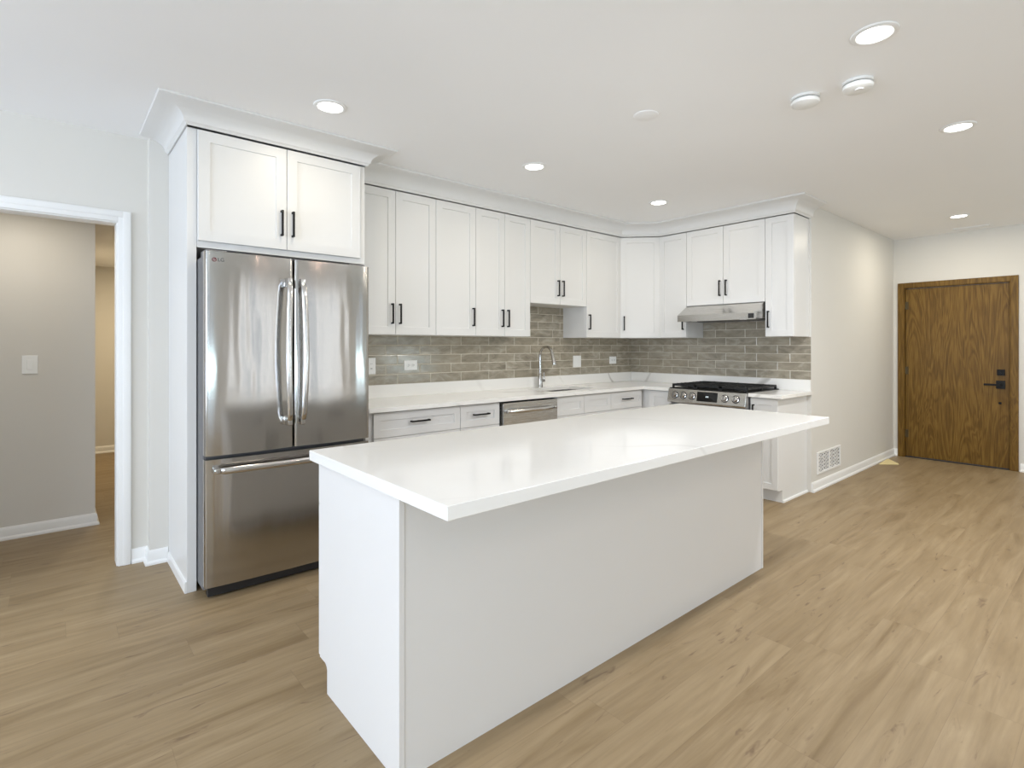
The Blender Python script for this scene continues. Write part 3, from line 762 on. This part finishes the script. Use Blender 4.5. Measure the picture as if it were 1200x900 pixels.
# ---------------------------------------------------------------- outlets and switches
def plate(name, label, cat, x, y, z, w, h, kind, group=None):
    t = thing(name, label, cat, (x, y, z), 0, group)
    obj('cover_plate', MB().box(-w / 2, w / 2, -.006, 0, -h / 2, h / 2, .002), PLASTIC, t)
    if kind == 'outlet_h':
        for q in (-1, 1):
            r = obj('receptacle', MB().lathe([(.017, 0), (.017, .002), (0, .002)], (q * .021, -.0062, 0), (0, -1, 0), 20), PLASTIC, t)
            obj('slot', MB().box(q * .021 - .006, q * .021 + .003, -.0089, -.0084, .0045, .0075), GROUT_D, r); obj('slot', MB().box(q * .021 - .006, q * .021 + .003, -.0089, -.0084, -.0085, -.0055), GROUT_D, r)
            obj('ground_hole', MB().lathe([(.003, 0), (.003, .0006), (0, .0006)], (q * .021 + .008, -.0083, 0), (0, -1, 0), 10), GROUT_D, r)
    if kind == 'rocker':
        n = max(1, round(w / .06) if w > .1 else 1)
        for i in range(n):
            cx_ = (i - (n - 1) / 2) * .046
            obj('rocker', MB().box(cx_ - .0165, cx_ + .0165, -.010, -.0062, -.033, .033, .0015), PLASTIC, t)
    if kind == 'switch':
        obj('rocker', MB().box(-.0165, .0165, -.010, -.0062, -.033, .033, .0015), PLASTIC, t)
    if kind == 'gfci':
        r = obj('receptacle', MB().box(-.0165, .0165, -.009, -.0062, -.033, .033, .001), PLASTIC, t)
        for xx in (-.005, .005): obj('slot', MB().box(xx - .001, xx + .001, -.0095, -.0091, .014, .022), GROUT_D, r)
        obj('test_button', MB().box(-.008, .008, -.0100, -.0091, -.021, -.017), GROUT_D, r)
plate('wall_outlet', 'white upright outlet plate on the tile right beside the refrigerator', 'outlet', -3.312, -.0085, 1.166, .074, .128, 'gfci')
plate('wall_outlet', 'white sideways duplex outlet on the tile above the drawer cabinets', 'outlet', -2.963, -.0085, 1.165, .122, .080, 'outlet_h')
plate('wall_switch', 'white switch plate on the tile just right of the faucet', 'switch', -.951, -.0085, 1.156, .122, .124, 'rocker')
plate('wall_outlet', 'small white outlet plate on the tile near the corner', 'outlet', -.351, -.0085, 1.160, .118, .082, 'outlet_h')
plate('wall_switch', 'pale light switch on the hall wall through the doorway', 'switch', -5.315, HW - .0005, 1.193, .085, .128, 'switch')

# ---------------------------------------------------------------- wall grille
t = thing('wall_grille', 'white return air grille low on the beige wall', 'grille', (.42, YB - .0005, .243))
gw, gh = .587, .205
b = MB()
b.box(-gw / 2, gw / 2, -.010, 0, gh / 2 - .018, gh / 2, .003); b.box(-gw / 2, gw / 2, -.010, 0, -gh / 2, -gh / 2 + .018, .003)
b.box(-gw / 2, -gw / 2 + .03, -.010, 0, -gh / 2 + .018, gh / 2 - .018, .003); b.box(gw / 2 - .03, gw / 2, -.010, 0, -gh / 2 + .018, gh / 2 - .018, .003)
b.box(-.018, .018, -.009, 0, -gh / 2 + .018, gh / 2 - .018, .002)
obj('frame', b, TRIM, t)
obj('duct_back', MB().box(-gw / 2 + .03, gw / 2 - .03, -.0012, -.0002, -gh / 2 + .018, gh / 2 - .018), mat('duct_dark', (.03, .028, .05), .7), t)
for x0, x1 in ((-gw / 2 + .03, -.018), (.018, gw / 2 - .03)):
    b = MB(); cw = (x1 - x0 - .02) / 2
    for c_ in range(2):
        a0 = x0 + c_ * (cw + .02); a1 = a0 + cw; n = 5; hh = gh - .036; mod = hh / n
        if c_ == 0: b.box(a1, a1 + .02, -.006, -.0013, -hh / 2, hh / 2)
        for i in range(n):
            z0 = -hh / 2 + i * mod; zc = z0 + mod / 2; xc = (a0 + a1) / 2; s = .0042
            for (p, q) in (((a0, z0), (a1, z0 + mod)), ((a0, z0 + mod), (a1, z0))):
                d_ = Vector((q[0] - p[0], q[1] - p[1])); L_ = d_.length; an = math.atan2(d_.y, d_.x)
                M = Matrix.Translation((xc, -.004, zc)) @ Matrix.Rotation(-an, 4, 'Y')
                b.box(-L_ / 2, L_ / 2, -.002, .0025, -s, s, 0, 1, M)
            b.lathe([(.011, 0), (.011, .004), (.0, .004)], (xc, -.0018, zc), (0, -1, 0), 12)
            b.box(a0, a1, -.006, -.0013, z0 - .002, z0 + .002)
    obj('lattice', b, TRIM, t)

# ---------------------------------------------------------------- ceiling things
def downlight(label, x, y, p_=P_ROW, c_=C_ROW):
    t = thing('recessed_light', label, 'ceiling light', (x, y, CZ), 0, 'round recessed ceiling lights')
    obj('trim_ring', MB().lathe([(.062, -.0005), (.062, -.004), (.066, -.008), (.074, -.008), (.084, -.0045), (.086, -.0005)], seg=40), TRIM, t, 40)
    obj('lens', MB().lathe([(0, -.0006), (.0618, -.0006), (.0618, -.0045), (0, -.0045)], seg=40), LENS, t)
    a = area('lamp_light', (0, 0, -.012), (0, 0, 0), .12, .12, p_, c_, 'DISK'); a.parent = t
downlight('lit round recessed ceiling light just in front of the refrigerator cabinet', -4.075, -1.10)
downlight('lit round recessed ceiling light in the middle of the row along the sink wall', -2.60, -1.11)
downlight('lit round recessed ceiling light nearest the diagonal corner cabinet', -1.105, -1.13)
downlight('lit round recessed ceiling light right of the smoke detectors, between them and the entry', -1.20, -3.22, P_OPA, C_OPA)
downlight('lit round recessed ceiling light nearest the wooden entry door', 1.56, -2.76, P_OPB, C_OPB)
downlight('lit round recessed ceiling light straight above the two smoke detectors, at the photo top', -2.655, -3.20, P_OPC, C_OPC)
tag(obj('cover_plate', MB().lathe([(0, -.007), (.055, -.007), (.066, -.004), (.068, -.0005), (0, -.0005)], (-2.71, -2.13, CZ), seg=40), CEIL, None, 40), 'blank round white cover plate on the ceiling above the island', 'cover plate')
def detector(label, x, y, test):
    t = thing('smoke_detector', label, 'smoke detector', (x, y, CZ), 0, 'white smoke detectors on the ceiling')
    obj('base', MB().lathe([(0, -.0005), (.066, -.0005), (.066, -.012), (.058, -.014), (0, -.014)], seg=40), PLASTIC, t, 40)
    obj('vent_gap', MB().lathe([(0, -.0141), (.055, -.0141), (.055, -.019), (0, -.019)], seg=40), GASKET, t, 40)
    obj('cover', MB().lathe([(0, -.0191), (.063, -.0191), (.066, -.024), (.064, -.036), (.054, -.042), (0, -.044)], seg=40), PLASTIC, t, 40)
    if test: obj('test_button', MB().lathe([(0, -.0425), (.020, -.0425), (.018, -.0475), (0, -.048)], (-.012, -.01, 0), seg=24), TRIM, t, 40)
detector('left white smoke detector of the two on the ceiling, nearer the sink wall', -2.27, -2.79, False)
detector('right white smoke detector of the two on the ceiling, with a raised round button', -2.25, -3.02, True)
t = thing('ceiling_vent', 'narrow white linear vent on the ceiling above the entry door', 'vent', (2.30, -2.74, CZ))
obj('frame', MB().box(-.045, .045, -.15, -.135, -.008, -.0005).box(-.045, .045, .135, .15, -.008, -.0005).box(-.045, -.03, -.135, .135, -.008, -.0005).box(.03, .045, -.135, .135, -.008, -.0005), TRIM, t)
obj('louvre', MB().box(-.03, .03, -.135, .135, -.0018, -.0006), DARK, t)
for q in range(3): obj('blade', MB().box(-.004, .004, -.134, .134, -.007, -.002, .001, 1, Matrix.Translation((-.018 + q * .018, 0, 0))), TRIM, t)

# ---------------------------------------------------------------- flat pale yellow wedge on the floor
tag(obj('yellow_wedge', MB().prism([(1.80, -2.03), (1.95, -2.175), (1.985, -2.16), (2.18, -2.018), (2.17, -2.012)], 'z', .0005, .010, .001, 1), PALEYELLOW), 'flat pale yellow wedge shape on the floor by the baseboard', 'wedge')
